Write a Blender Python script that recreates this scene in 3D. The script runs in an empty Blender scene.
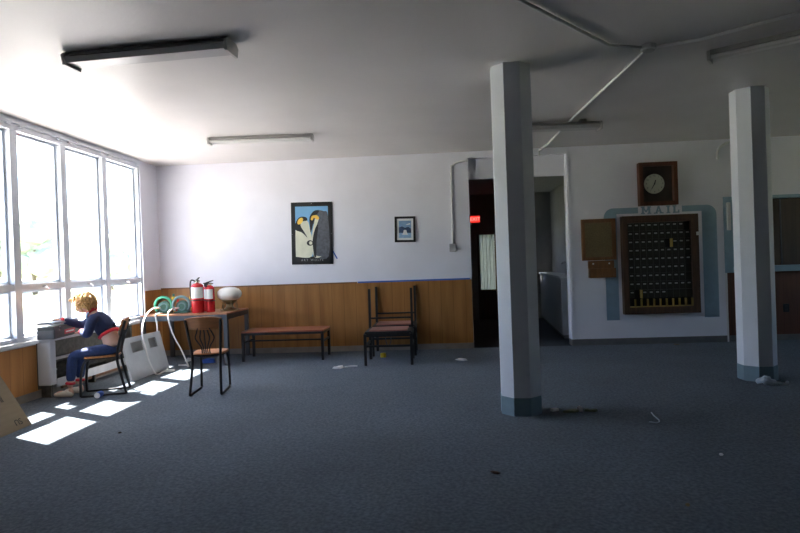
import bpy, bmesh, math, random
from mathutils import Vector, Matrix, Euler, noise
random.seed(7)
C = bpy.context.scene.collection
PI = math.pi
R = math.radians
V = Vector

# ------------------------------------------------------------------ materials
def mat(name, col, rough=0.6, metal=0.0, var=0.0, scale=8.0, bump=0.0, bscale=60.0, emit=None, estr=0.0,
        stretch=(1, 1, 1), col2=None, spec=0.5, trans=0.0):
    m = bpy.data.materials.new(name); m.use_nodes = True
    nt = m.node_tree; n = nt.nodes; l = nt.links
    b = n['Principled BSDF']
    b.inputs['Roughness'].default_value = rough
    b.inputs['Metallic'].default_value = metal
    b.inputs['Specular IOR Level'].default_value = spec
    b.inputs['Base Color'].default_value = (*col, 1)
    if trans: b.inputs['Transmission Weight'].default_value = trans
    tc = n.new('ShaderNodeTexCoord'); mp = n.new('ShaderNodeMapping')
    mp.inputs['Scale'].default_value = stretch
    l.new(tc.outputs['Object'], mp.inputs['Vector'])
    ns = n.new('ShaderNodeTexNoise'); ns.inputs['Scale'].default_value = scale; ns.inputs['Detail'].default_value = 6
    l.new(mp.outputs['Vector'], ns.inputs['Vector'])
    if var or col2:
        c2 = col2 or tuple(max(0, c * (1 - var)) for c in col)
        c1 = col if col2 else tuple(min(1, c * (1 + var)) for c in col)
        rp = n.new('ShaderNodeValToRGB')
        rp.color_ramp.elements[0].position = 0.32; rp.color_ramp.elements[0].color = (*c2, 1)
        rp.color_ramp.elements[1].position = 0.68; rp.color_ramp.elements[1].color = (*c1, 1)
        l.new(ns.outputs['Fac'], rp.inputs['Fac']); l.new(rp.outputs['Color'], b.inputs['Base Color'])
    if bump:
        nb = n.new('ShaderNodeTexNoise'); nb.inputs['Scale'].default_value = bscale; nb.inputs['Detail'].default_value = 4
        l.new(mp.outputs['Vector'], nb.inputs['Vector'])
        bp = n.new('ShaderNodeBump'); bp.inputs['Strength'].default_value = bump; bp.inputs['Distance'].default_value = 0.01
        l.new(nb.outputs['Fac'], bp.inputs['Height']); l.new(bp.outputs['Normal'], b.inputs['Normal'])
    if emit:
        b.inputs['Emission Color'].default_value = (*emit, 1); b.inputs['Emission Strength'].default_value = estr
    return m

def panel_mat(name, c1, c2, axis):
    """veneer board panelling: vertical grain + a dark groove every 0.2 m along one axis"""
    m = mat(name, c1, rough=0.45, col2=c2, scale=1.6, stretch=((7, 7, 0.6)))
    nt = m.node_tree; n = nt.nodes; l = nt.links; b = n['Principled BSDF']
    src = b.inputs['Base Color'].links[0].from_socket
    tc = n.new('ShaderNodeTexCoord'); sp = n.new('ShaderNodeSeparateXYZ'); l.new(tc.outputs['Object'], sp.inputs[0])
    mm = n.new('ShaderNodeMath'); mm.operation = 'PINGPONG'; mm.inputs[1].default_value = 0.1
    l.new(sp.outputs[axis], mm.inputs[0])
    lt = n.new('ShaderNodeMath'); lt.operation = 'LESS_THAN'; lt.inputs[1].default_value = 0.0035
    l.new(mm.outputs[0], lt.inputs[0])
    mx = n.new('ShaderNodeMix'); mx.data_type = 'RGBA'
    l.new(lt.outputs[0], mx.inputs['Factor']); l.new(src, mx.inputs['A']); mx.inputs['B'].default_value = (c2[0]*.75, c2[1]*.75, c2[2]*.75, 1)
    l.new(mx.outputs['Result'], b.inputs['Base Color'])
    return m

def carpet_mat():
    m = mat('carpet', (0.142, 0.176, 0.208), rough=0.95, col2=(0.064, 0.085, 0.106), scale=42, bump=0.6, bscale=220, spec=0.15)
    nt = m.node_tree; n = nt.nodes; l = nt.links; b = n['Principled BSDF']
    b.inputs['Sheen Weight'].default_value = .08; b.inputs['Sheen Roughness'].default_value = .6
    src = b.inputs['Base Color'].links[0].from_socket
    tc = n.new('ShaderNodeTexCoord'); ns = n.new('ShaderNodeTexNoise'); ns.inputs['Scale'].default_value = 0.9; ns.inputs['Detail'].default_value = 3
    l.new(tc.outputs['Object'], ns.inputs['Vector'])
    mr = n.new('ShaderNodeMapRange'); mr.inputs['From Min'].default_value = .3; mr.inputs['From Max'].default_value = .7
    mr.inputs['To Min'].default_value = .86; mr.inputs['To Max'].default_value = 1.12
    l.new(ns.outputs['Fac'], mr.inputs['Value'])
    mx = n.new('ShaderNodeVectorMath'); mx.operation = 'SCALE'
    l.new(src, mx.inputs[0]); l.new(mr.outputs[0], mx.inputs['Scale'])
    l.new(mx.outputs['Vector'], b.inputs['Base Color'])
    return m

def glass_mat():
    m = bpy.data.materials.new('window_glass'); m.use_nodes = True
    nt = m.node_tree; n = nt.nodes; l = nt.links
    n.remove(n['Principled BSDF'])
    t = n.new('ShaderNodeBsdfTransparent'); t.inputs['Color'].default_value = (.95, .95, .96, 1)
    g = n.new('ShaderNodeBsdfGlossy'); g.inputs['Roughness'].default_value = .02
    lw = n.new('ShaderNodeLayerWeight'); lw.inputs['Blend'].default_value = .5
    pw = n.new('ShaderNodeMath'); pw.operation = 'POWER'; pw.inputs[1].default_value = 5
    f = n.new('ShaderNodeMath'); f.operation = 'MULTIPLY_ADD'; f.inputs[1].default_value = .9; f.inputs[2].default_value = .03
    l.new(lw.outputs['Facing'], pw.inputs[0]); l.new(pw.outputs[0], f.inputs[0])
    mx = n.new('ShaderNodeMixShader')
    l.new(f.outputs[0], mx.inputs[0]); l.new(t.outputs[0], mx.inputs[1]); l.new(g.outputs[0], mx.inputs[2])
    l.new(mx.outputs[0], n['Material Output'].inputs['Surface'])
    return m

M = dict(
    wall=mat('white_wall_paint', (.79, .79, .86), .75, var=.025, scale=2.5, bump=.08, bscale=90),
    dimwall=mat('fill_cutting_dark_paint', (.15, .15, .155), .8, var=.04),  # unseen walls given a dark tone to cut bounce light
    bounce_slab=mat('pale_bounce_slab', (.50, .46, .42), .9, var=.08, scale=1.5),  # light neutral tone for the added bounce slab
    ceil=mat('ceiling_paint', (.68, .655, .635), .42, var=.03, scale=1.6, bump=.12, bscale=30),
    carpet=carpet_mat(),
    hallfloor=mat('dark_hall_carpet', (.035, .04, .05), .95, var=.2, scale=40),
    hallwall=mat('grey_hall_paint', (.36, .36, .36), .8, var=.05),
    wood_x=panel_mat('oak_panelling_a', (.40, .185, .048), (.28, .118, .028), 'X'),
    wood_y=panel_mat('oak_panelling_b', (.52, .24, .07), (.40, .17, .045), 'Y'),
    darkwood=panel_mat('dark_red_panelling', (.14, .05, .026), (.085, .028, .014), 'X'),
    frame=mat('aluminium_frame', (.66, .70, .76), .45, metal=.25, var=.04),
    sash=mat('sash_grey', (.55, .61, .69), .5, metal=.3, var=.05),
    glass=glass_mat(),
    sill=mat('painted_sill', (.74, .76, .80), .5, var=.05),
    base=mat('vinyl_base', (.16, .155, .15), .6, var=.12),
    baseg=mat('grey_base', (.28, .26, .23), .6, var=.12),
    bluepaint=mat('blue_grey_wall_paint', (.27, .39, .49), .7, var=.05),
    colwhite=mat('column_paint', (.76, .79, .86), .6, var=.025, scale=4, bump=.06, bscale=50),
    colbase=mat('column_base_paint', (.20, .29, .34), .6, var=.06),
    black=mat('black_metal', (.018, .018, .02), .4, metal=.4, var=.15),
    grey_metal=mat('grey_metal', (.085, .095, .11), .4, metal=.4, var=.1),
    blackwood=mat('black_stained_wood', (.014, .013, .013), .5, var=.25, scale=20),
    tabletop=mat('table_wood', (.40, .17, .085), .35, var=.12, scale=3, stretch=(1, 10, 1)),
    seatwood=mat('chair_wood', (.54, .215, .075), .35, var=.16, scale=3, stretch=(1.5, 12, 12)),
    benchtop=mat('bench_laminate', (.30, .095, .05), .35, var=.12, scale=4, stretch=(1, 10, 1)),
    pad=mat('rust_seat_pad', (.33, .14, .11), .45, var=.15, scale=30),
    walnut=mat('walnut_wood', (.075, .036, .020), .5, var=.28, scale=4, stretch=(8, 8, 1)),
    clockwood=mat('reddish_clock_wood', (.12, .042, .022), .5, var=.22, scale=4, stretch=(8, 8, 1)),
    oak=mat('oak_frame', (.19, .085, .03), .5, var=.2, scale=4, stretch=(8, 8, 1)),
    cork=mat('cork', (.20, .15, .075), .9, var=.2, scale=70),
    clockback=mat('clock_back', (.055, .038, .032), .6, var=.2),
    clockface=mat('clock_face', (.62, .62, .50), .5, var=.04),
    boxdark=mat('mailbox_metal', (.034, .032, .027), .4, metal=.3, var=.2),
    boxhole=mat('mailbox_hole', (.012, .011, .01), .8, var=.2),
    plate=mat('mailbox_plate', (.45, .46, .46), .4, var=.1),
    brass=mat('brass', (.50, .36, .09), .4, metal=.35, var=.1),
    conduit=mat('painted_conduit', (.74, .74, .74), .5, var=.03),
    jbox=mat('steel_box', (.42, .42, .43), .45, metal=.4, var=.1),
    fixture=mat('fixture_enamel', (.34, .33, .32), .4, var=.05),
    lens=mat('fixture_lens', (.46, .45, .44), .3, var=.03),
    tube=mat('fluorescent_tube', (.80, .80, .78), .25, var=.02),
    endcap=mat('fixture_end', (.50, .49, .47), .4, var=.05),
    red=mat('extinguisher_red', (.62, .018, .025), .25, var=.05),
    label=mat('white_label', (.82, .82, .80), .5, var=.04),
    rubber=mat('black_rubber', (.02, .02, .02), .6, var=.1),
    chrome=mat('chrome', (.6, .6, .6), .2, metal=1.0, var=.05),
    globe=mat('milk_glass', (.86, .84, .78), .2, var=.02),
    bronze=mat('antique_brass', (.24, .17, .08), .35, metal=.7, var=.25),
    green=mat('green_plastic', (.05, .36, .20), .4, var=.08),
    greyblue=mat('grey_green_plastic', (.13, .24, .25), .4, var=.08),
    yellow=mat('yellow_plastic', (.80, .58, .03), .4, var=.05),
    dkgreen=mat('dark_green_plastic', (.03, .12, .09), .5, var=.1),
    hose=mat('white_hose', (.80, .79, .78), .5, var=.04),
    radwhite=mat('radiator_enamel', (.66, .69, .73), .4, var=.04),
    raddark=mat('radiator_core', (.10, .095, .08), .7, var=.3, scale=20),
    copper=mat('old_copper', (.30, .17, .10), .45, metal=.6, var=.25, scale=20),
    panelg=mat('cover_enamel', (.60, .62, .65), .4, var=.05),
    vent=mat('cover_vent', (.40, .38, .36), .6, var=.1),
    case=mat('charcoal_case', (.035, .036, .04), .45, var=.15),
    caselid=mat('grey_case_lid', (.10, .10, .11), .35, var=.08),
    redlabel=mat('red_label', (.55, .02, .05), .4, var=.05),
    carton=mat('cardboard', (.235, .18, .115), .85, var=.08, scale=3, stretch=(1, 1, 8)),
    ink=mat('dark_ink', (.03, .025, .02), .8, var=.1),
    skin=mat('skin', (.68, .41, .31), .5, var=.04),
    lips=mat('lips', (.52, .17, .15), .45, var=.05),
    eye=mat('eye', (.06, .09, .14), .2, var=.1),
    hair=mat('blond_hair', (.55, .32, .11), .55, var=.25, scale=35),
    navy=mat('navy_cloth', (.014, .026, .085), .8, var=.15, scale=40),
    jean=mat('navy_trouser_cloth', (.016, .036, .12), .8, var=.15, scale=40),
    redcloth=mat('red_trim_cloth', (.62, .025, .045), .75, var=.06),
    stripe=mat('pale_blue_trim', (.45, .60, .85), .7, var=.05),
    shoe=mat('cream_shoe', (.72, .66, .56), .55, var=.05),
    paper=mat('white_litter', (.78, .79, .80), .8, var=.05),
    plastic=mat('clear_film', (.55, .62, .70), .3, var=.1),
    olive=mat('dull_green_scrap', (.12, .14, .08), .8, var=.25),
    bluecloth=mat('blue_tape', (.035, .12, .50), .6, var=.08),
    posterblack=mat('poster_border', (.012, .012, .013), .35, var=.1),
    posterblue=mat('poster_blue', (.20, .45, .72), .4, var=.08, scale=3),
    penwhite=mat('penguin_white', (.72, .72, .58), .45, var=.08),
    penblack=mat('penguin_black', (.02, .021, .024), .45, var=.2),
    pengrey=mat('penguin_grey', (.10, .11, .13), .45, var=.25, scale=25),
    penyellow=mat('penguin_yellow', (.85, .55, .08), .45, var=.1),
    silver=mat('silver_ink', (.35, .35, .35), .5, var=.05),
    matboard=mat('mat_board', (.80, .81, .80), .6, var=.02),
    sky1=mat('picture_sky', (.22, .36, .56), .5, var=.15, scale=12),
    navyhill=mat('picture_hills', (.03, .06, .13), .5, var=.25, scale=30),
    water=mat('picture_water', (.30, .47, .68), .5, var=.15, scale=20),
    exitred=mat('exit_red', (.5, .01, .01), .4, emit=(1, .03, .02), estr=.45),
    exitlet=mat('exit_letter', (.3, .01, .01), .4, emit=(1, .35, .3), estr=.6),
    counter=mat('counter_white', (.48, .50, .54), .5, var=.04),
    curtain=mat('pale_curtain', (.62, .66, .70), .8, var=.06),
    shutter=panel_mat('brown_shutter', (.060, .038, .028), (.036, .022, .016), 'X'),
    grass=mat('meadow', (.44, .44, .28), .9, col2=(.36, .39, .24), scale=.25),
    forest=mat('hazed_forest_slope', (.13, .16, .17), .9, col2=(.10, .13, .145), scale=.35),  # bluish aerial haze mixed into the slope colour
    leaf=mat('veiled_tree_leaf', (.34, .39, .29), .8, var=.25, scale=2.5),  # paler than real leaves: veiling glare put into the colour
    bark=mat('tree_bark', (.12, .09, .06), .9, var=.2),
    roof=mat('eave_soffit', (.55, .54, .52), .8, var=.04),
)

def translucent(m, col, k):
    nt = m.node_tree; n = nt.nodes; l = nt.links; b = n['Principled BSDF']
    t = n.new('ShaderNodeBsdfTranslucent'); t.inputs['Color'].default_value = (*col, 1)
    mx = n.new('ShaderNodeMixShader'); mx.inputs[0].default_value = k
    l.new(b.outputs[0], mx.inputs[1]); l.new(t.outputs[0], mx.inputs[2]); l.new(mx.outputs[0], n['Material Output'].inputs['Surface'])
translucent(M['curtain'], (.5, .52, .5), .35)

# ------------------------------------------------------------------ mesh builder
class MB:
    def __init__(s): s.bm = bmesh.new()
    def box(s, c, d, rot=None, bev=0.0):
        g = bmesh.ops.create_cube(s.bm, size=1.0); vs = g['verts']
        bmesh.ops.scale(s.bm, vec=d, verts=vs)
        if bev:
            es = list({e for v in vs for e in v.link_edges})
            r = bmesh.ops.bevel(s.bm, geom=es, offset=bev, segments=2, affect='EDGES', profile=.6)
            vs = list({v for f in r['faces'] for v in f.verts} | {v for v in vs if v.is_valid})
        if rot is not None:
            bmesh.ops.rotate(s.bm, cent=(0, 0, 0), matrix=Euler(rot).to_matrix(), verts=vs)
        bmesh.ops.translate(s.bm, vec=c, verts=vs)
        return s
    def bx(s, x0, x1, y0, y1, z0, z1, bev=0.0):
        return s.box(((x0+x1)/2, (y0+y1)/2, (z0+z1)/2), (abs(x1-x0), abs(y1-y0), abs(z1-z0)), None, bev)
    def beam(s, a, b, w, h, up=(0, 0, 1)):
        a = V(a); b = V(b); d = (b-a); L = d.length; z = d.normalized(); u = V(up)
        if abs(z.dot(u)) > .98: u = V((0, 1, 0))
        x = u.cross(z).normalized(); y = z.cross(x)
        m = Matrix((x, y, z)).transposed()
        g = bmesh.ops.create_cube(s.bm, size=1.0); vs = g['verts']
        bmesh.ops.scale(s.bm, vec=(w, h, L), verts=vs)
        bmesh.ops.rotate(s.bm, cent=(0, 0, 0), matrix=m, verts=vs)
        bmesh.ops.translate(s.bm, vec=(a+b)/2, verts=vs); return s
    def tube(s, pts, r, n=8, closed=False, smooth=0):
        pts = [V(p) for p in pts]
        if smooth: pts = spline(pts, smooth)
        k = len(pts); rs = r if isinstance(r, (list, tuple)) else None
        rings = []; pu = None
        for i, p in enumerate(pts):
            if closed: t = pts[(i+1) % k]-pts[i-1]
            else: t = pts[min(i+1, k-1)]-pts[max(i-1, 0)]
            t.normalize()
            if pu is None:
                pu = V((0, 0, 1)) if abs(t.z) < .9 else V((0, 1, 0))
            u = (pu-t*pu.dot(t))
            if u.length < 1e-4: u = t.orthogonal()
            u.normalize(); w = t.cross(u); pu = u
            rr = r if rs is None else rs[min(int(i*len(rs)/k), len(rs)-1)]
            rings.append([s.bm.verts.new(p+u*math.cos(2*PI*j/n)*rr+w*math.sin(2*PI*j/n)*rr) for j in range(n)])
        for i in range(k if closed else k-1):
            A = rings[i]; B = rings[(i+1) % k]
            for j in range(n): s.bm.faces.new((A[j], A[(j+1) % n], B[(j+1) % n], B[j]))
        if not closed:
            s.bm.faces.new(rings[0][::-1]); s.bm.faces.new(rings[-1])
        return s
    def lathe(s, prof, c=(0, 0, 0), n=24, axis=None):
        c = V(c); rings = []; q = V((0, 0, 1)).rotation_difference(V(axis)) if axis else None
        for r, z in prof:
            ring = []
            for j in range(n):
                p = V((max(r, 1e-4)*math.cos(2*PI*j/n), max(r, 1e-4)*math.sin(2*PI*j/n), z))
                if q: p = q @ p
                ring.append(s.bm.verts.new(c+p))
            rings.append(ring)
        for A, B in zip(rings, rings[1:]):
            for j in range(n): s.bm.faces.new((A[j], A[(j+1) % n], B[(j+1) % n], B[j]))
        s.bm.faces.new(rings[0][::-1]); s.bm.faces.new(rings[-1]); return s
    def torus(s, c, R_, r, axis=(0, 0, 1), a0=0, a1=2*PI, n=36, k=10):
        q = V((0, 0, 1)).rotation_difference(V(axis)); full = abs(a1-a0-2*PI) < 1e-5
        N = n if full else n+1
        return s.tube([V(c)+q @ V((R_*math.cos(a0+(a1-a0)*i/n), R_*math.sin(a0+(a1-a0)*i/n), 0)) for i in range(N)], r, k, full)
    def ball(s, c, d, sub=3, rot=None, wob=0, ws=6):
        g = bmesh.ops.create_icosphere(s.bm, subdivisions=sub, radius=1); vs = g['verts']
        if wob:
            for v in vs: v.co *= 1+wob*noise.noise(v.co*ws+V(c)*13)
        bmesh.ops.scale(s.bm, vec=d, verts=vs)
        if rot is not None: bmesh.ops.rotate(s.bm, cent=(0, 0, 0), matrix=Euler(rot).to_matrix(), verts=vs)
        bmesh.ops.translate(s.bm, vec=c, verts=vs); return s
    def prism(s, pts, a, b):
        """polygon given as 3-D points at 'a' offset, extruded by vector b"""
        a = V(a); b = V(b)
        lo = [s.bm.verts.new(V(p)+a) for p in pts]; hi = [s.bm.verts.new(V(p)+a+b) for p in pts]
        n = len(pts); s.bm.faces.new(lo[::-1]); s.bm.faces.new(hi)
        for i in range(n): s.bm.faces.new((lo[i], lo[(i+1) % n], hi[(i+1) % n], hi[i]))
        return s
    def build(s, name, m, parent=None, smooth=False, loc=None):
        bmesh.ops.recalc_face_normals(s.bm, faces=s.bm.faces)
        me = bpy.data.meshes.new(name); s.bm.to_mesh(me); s.bm.free()
        me.materials.append(m)
        if smooth:
            me.shade_smooth()
            try: me.set_sharp_from_angle(angle=R(40))
            except Exception: pass
        o = bpy.data.objects.new(name, me); C.objects.link(o)
        if parent is not None: o.parent = parent
        elif loc is None: recentre(o)
        return o

def recentre(o):
    """put a top-level mesh's origin at its base"""
    vs = [v.co for v in o.data.vertices]
    lo = V([min(v[i] for v in vs) for i in range(3)]); hi = V([max(v[i] for v in vs) for i in range(3)])
    p = V(((lo.x+hi.x)/2, (lo.y+hi.y)/2, lo.z))
    o.data.transform(Matrix.Translation(-p)); o.location = p

def spline(P, n):
    out = []; k = len(P)
    for i in range(k-1):
        p0, p1, p2, p3 = P[max(i-1, 0)], P[i], P[i+1], P[min(i+2, k-1)]
        for j in range(n):
            t = j/n
            out.append(.5*((2*p1)+(p2-p0)*t+(2*p0-5*p1+4*p2-p3)*t*t+(3*p1-p0-3*p2+p3)*t**3))
    out.append(P[-1]); return out

def tag(o, label, cat, group=None, kind=None):
    if label: o['label'] = label
    if cat: o['category'] = cat
    if group: o['group'] = group
    if kind: o['kind'] = kind
    return o
def thing(name, label, cat, loc=(0, 0, 0), rz=0, group=None):
    o = bpy.data.objects.new(name, None); C.objects.link(o); o.location = loc; o.rotation_euler = (0, 0, rz)
    return tag(o, label, cat, group)
def struct(o, label=None):
    o['kind'] = 'structure'
    if label: o['label'] = label
    return o
def dup(root, loc, rz, label, group=None, scale=None):
    r = root.copy(); C.objects.link(r); r.location = loc; r.rotation_euler = (0, 0, rz); r['label'] = label
    if group: r['group'] = group
    if scale: r.scale = scale
    for ch in list(root.children):
        c = ch.copy(); C.objects.link(c); c.parent = r
        for g in list(ch.children):
            d = g.copy(); C.objects.link(d); d.parent = c
    return r
def text(name, body, size, m, parent, loc, rot, extrude=.001, align='CENTER', space=1.0):
    cu = bpy.data.curves.new(name, 'FONT'); cu.body = body; cu.size = size; cu.extrude = extrude
    cu.align_x = align; cu.align_y = 'CENTER'; cu.space_character = space
    t = bpy.data.objects.new(name+'_tmp', cu); C.objects.link(t)
    bpy.context.view_layer.update()
    me = bpy.data.meshes.new_from_object(t.evaluated_get(bpy.context.evaluated_depsgraph_get()))
    bpy.data.objects.remove(t); me.materials.clear(); me.materials.append(m)
    o = bpy.data.objects.new(name, me); C.objects.link(o); o.parent = parent; o.location = loc; o.rotation_euler = rot
    return o

# ------------------------------------------------------------------ setting
XL, XR, YB, YF, H = -4.72, 9.2, 9.5, -3.0, 3.2
CR_ = 3.4
MUL = [5.27, 6.17, 7.03, 7.93, 8.89]
struct(MB().bx(XL-.2, XR+.2, YF-.2, YB+.0, -.1, 0).bx(CR_+.0, XR+.2, YB, YB+.3, -.1, 0).build('floor', M['carpet']))
struct(MB().bx(XL-.2, XR+.2, YF-.2, YB+.25, H, H+.12).build('ceiling', M['ceil']))

# window wall
wl = struct(MB().bx(XL-.16, XL, YF, YB+.2, 0, .64).bx(XL-.16, XL, MUL[-1]+.06, YB+.2, .64, H)
            .bx(XL-.16, XL, YF, MUL[0]-.06, .64, H).build('wall_left', M['wall'], loc=1))
MB().bx(XL, XL+.012, YF, YB, .09, .62).bx(XL, XL+.012, MUL[-1]+.08, YB, .62, 1.12).build('wainscot', M['wood_y'], wl)
struct(MB().bx(XL, XL+.02, YF, YB, 0, .09).build('baseboard_left', M['baseg'], loc=1))
struct(MB().bx(XL-.15, XL+.055, MUL[0]-.05, MUL[-1]+.07, .64, .685, .006).build('trim_1', M['sill'], loc=1))
for i in range(len(MUL)-1):
    y0, y1 = MUL[i], MUL[i+1]; k = len(MUL)-1-i
    w = struct(thing('window_%d' % k, None, None, (XL, (y0+y1)/2, .685)))
    hw = (y1-y0)/2; b = .055; z = .685
    f = MB()
    f.bx(-.12, .02, -hw, -hw+b, 0, H-z).bx(-.12, .02, hw-b, hw, 0, H-z)
    f.bx(-.12, .03, -hw, hw, 3.06-z, H-z).bx(-.10, .012, -hw, hw, 1.265-z, 1.335-z).bx(-.11, .015, -hw, hw, 0, .05)
    f.bx(-.02, .05, -hw, hw, 3.13-z, 3.16-z)
    f.build('window_frame', M['frame'], w)
    s = MB(); t = .03; a, c = -hw+b, hw-b
    for z0, z1 in ((.05, 1.265-z), (1.335-z, 3.06-z)):
        s.bx(-.095, -.045, a, a+t, z0, z1).bx(-.095, -.045, c-t, c, z0, z1)
        s.bx(-.095, -.045, a+t, c-t, z0, z0+t).bx(-.095, -.045, a+t, c-t, z1-t, z1)
    s.build('sash', M['sash'], w)
    MB().bx(-.072, -.068, a+t, c-t, 1.335-z+t, 3.06-z-t).build('upper_pane', M['glass'], w)
    MB().bx(-.072, -.068, a+t, c-t, .05+t, 1.265-z-t).build('lower_pane', M['glass'], w)
    MB().bx(.012, .03, -.04, .04, 1.285-z, 1.30-z, .003).tube([(.025, 0, 1.292-z), (.05, 0, 1.292-z), (.055, .03, 1.27-z)], .007).build('window_latch', M['chrome'], w)
    m = MB()
    for sy in (-1, 1): m.bx(.0, .06, sy*(hw-.10)-.035, sy*(hw-.10)+.035, 3.10-z, 3.125-z, .004)
    m.build('blind_bracket', M['frame'], w)

# back wall: panelled left part, doorway, mail wall, hatch counter
DL, DR = .51, 2.09; CR = 4.49
wb = MB()
wb.bx(XL-.16, DL, YB, YB+.2, 0, H).bx(DR, CR, YB, YB+.2, 0, H).bx(DL, DR, YB, YB+.2, 3.09, H)
wb.bx(CR, XR, YB, YB+.2, 2.29, H)
wb.bx(DL, DR, YB+.10, YB+.18, 2.76, 3.09)
wb = struct(wb.build('wall_back', M['wall'], loc=1))
MB().bx(XL+.012, DL-.005, YB-.012, YB, .09, 1.12).build('wainscot', M['wood_x'], wb)
MB().bx(XL+.012, -1.37, YB-.02, YB, 1.12, 1.14).build('cap_moulding', M['oak'], wb)
struct(MB().bx(XL+.02, DL, YB-.02, YB, 0, .09).build('baseboard_back', M['baseg'], loc=1))
struct(MB().bx(DR-.006, CR, YB-.012, YB, 0, .10).bx(DR-.012, DR, YB, YB+.2, 0, .10).build('baseboard_mail', M['base'], loc=1))
struct(MB().bx(DR-.014, DR, YB-.004, YB+.2, .1, 3.09).bx(DR, DR+.03, YB-.012, YB, .1, 3.1).build('trim_2', M['wall'], loc=1), None)
# hatch counter front at the right
hf = struct(MB().bx(CR+.03, XR, YB+.06, YB+.2, 0.06, 1.09).build('wall_hatch', M['darkwood'], loc=1))
MB().bx(CR, CR+.03, YB-.006, YB+.2, 0, 1.09).build('corner_trim', M['conduit'], hf)
struct(MB().bx(CR+.03, XR, YB+.045, YB+.06, 0, .09).build('baseboard_hatch', M['base'], loc=1))
struct(MB().bx(4.62, XR, YB-.06, YB+.2, 1.09, 1.185, .006).build('trim_3', M['bluepaint'], loc=1))
struct(MB().bx(4.62, XR, YB-.02, YB+.2, 2.24, 2.29, .004).build('trim_4', M['bluepaint'], loc=1))
struct(MB().bx(CR, 4.64, YB-.012, YB, 1.09, 2.27).bx(CR, 4.64, YB, YB+.2, 1.09, 2.29).build('trim_5', M['bluepaint'], loc=1))
sh = thing('hatch_shutter', 'dark brown panelled shutters closing the hatch behind the right column', 'shutter', (4.64, YB+.1, 1.185))
for k in range(6):
    x0 = .02+k*.76
    MB().bx(x0, x0+.74, 0, .03, 0, 1.055, .004).build('shutter_panel', M['shutter'], sh)
    if k: MB().bx(x0-.02, x0, -.008, .03, 0, 1.055).build('shutter_seam', M['grey_metal'], sh)
o = thing('outlet', 'dark electrical outlet low on the brown panelling at right', 'outlet', (5.43, YB+.06, .44))
MB().bx(-.045, .045, -.012, 0, 0, .13, .004).build('outlet_plate', M['black'], o)
MB().bx(-.02, .02, -.016, -.012, .025, .055, .002).build('outlet_socket', M['rubber'], o)
MB().bx(-.02, .02, -.016, -.012, .075, .105, .002).build('outlet_socket', M['rubber'], o)
o = tag(MB().bx(4.53, 4.585, YB-.05, YB-.012, 1.76, 2.2, .01).build('wall_bracket', M['conduit']),
        'narrow white upright strip on the blue panel beside the right column', 'bracket')
# painted blue band and MAIL lettering (paint on the back wall)
y = YB
def arc(cx, cz, r, a0, a1, n=8): return [(cx+r*math.cos(a0+(a1-a0)*i/n), y, cz+r*math.sin(a0+(a1-a0)*i/n)) for i in range(n+1)]
bl = [(2.64, y, .39)]+arc(2.79, 2.03, .15, PI, PI/2)+[(3.18, y, 2.18), (3.18, y, 2.085), (2.84, y, 2.085), (2.84, y, .39)]
br = [(4.385, y, .40)]+arc(4.235, 2.03, .15, 0, PI/2)+[(3.86, y, 2.18), (3.86, y, 2.085), (4.16, y, 2.085), (4.16, y, .40)]
MB().prism(bl, (0, 0, 0), (0, -.0025, 0)).prism(br, (0, 0, 0), (0, -.0025, 0)).build('painted_band', M['bluepaint'], wb)
lt = MB(); z0, z1 = 2.07, 2.19
def stem(x, w=.032): lt.bx(x-w/2, x+w/2, y-.0025, y, z0, z1)
def serif(x, z, w=.06): lt.bx(x-w/2, x+w/2, y-.0026, y, z-.009, z+.009)
def diag(xa, za, xb, zb, w=.026): lt.prism([(xa-w/2, y, za), (xa+w/2, y, za), (xb+w/2, y, zb), (xb-w/2, y, zb)], (0, 0, 0), (0, -.0024, 0))
for x in (3.255, 3.355):
    stem(x)
    for z in (z0+.009, z1-.009): serif(x, z)
diag(3.255, z1, 3.305, z0+.03); diag(3.355, z1, 3.305, z0+.03)
diag(3.46, z0, 3.50, z1); diag(3.54, z0, 3.50, z1); lt.bx(3.475, 3.525, y-.0025, y, z0+.03, z0+.05); serif(3.455, z0+.009); serif(3.545, z0+.009)
stem(3.65); serif(3.65, z0+.009); serif(3.65, z1-.009)
stem(3.745); serif(3.745, z1-.009); lt.bx(3.72, 3.82, y-.0025, y, z0, z0+.02); lt.bx(3.80, 3.82, y-.0025, y, z0, z0+.05)
lt.build('lettering', M['bluepaint'], wb)

# other walls
struct(MB().bx(XL-.16, XR+.16, YF-.16, YF, 0, H).build('wall_front', M['dimwall'], loc=1))
W0, W1 = 6.6, 7.7
struct(MB().bx(XR, XR+.16, YF, W0, 0, H).bx(XR, XR+.16, W1, YB+.2, 0, H).bx(XR, XR+.16, W0, W1, 0, .8).bx(XR, XR+.16, W0, W1, 2.5, H).build('wall_right', M['dimwall'], loc=1))
w = struct(thing('window_5', None, None, (XR, (W0+W1)/2, .8)))
f = MB(); hw = (W1-W0)/2
for yy in (-hw+.03, -.0, hw-.03): f.bx(0, .1, yy-.03, yy+.03, 0, 1.7)
f.bx(0, .1, -hw, hw, 0, .05).bx(0, .1, -hw, hw, 1.65, 1.7)
f.build('window_frame', M['frame'], w)
MB().bx(.05, .054, -hw+.06, -.03, .05, 1.65).build('left_pane', M['glass'], w)
MB().bx(.05, .054, .03, hw-.06, .05, 1.65).build('right_pane', M['glass'], w)

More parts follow.
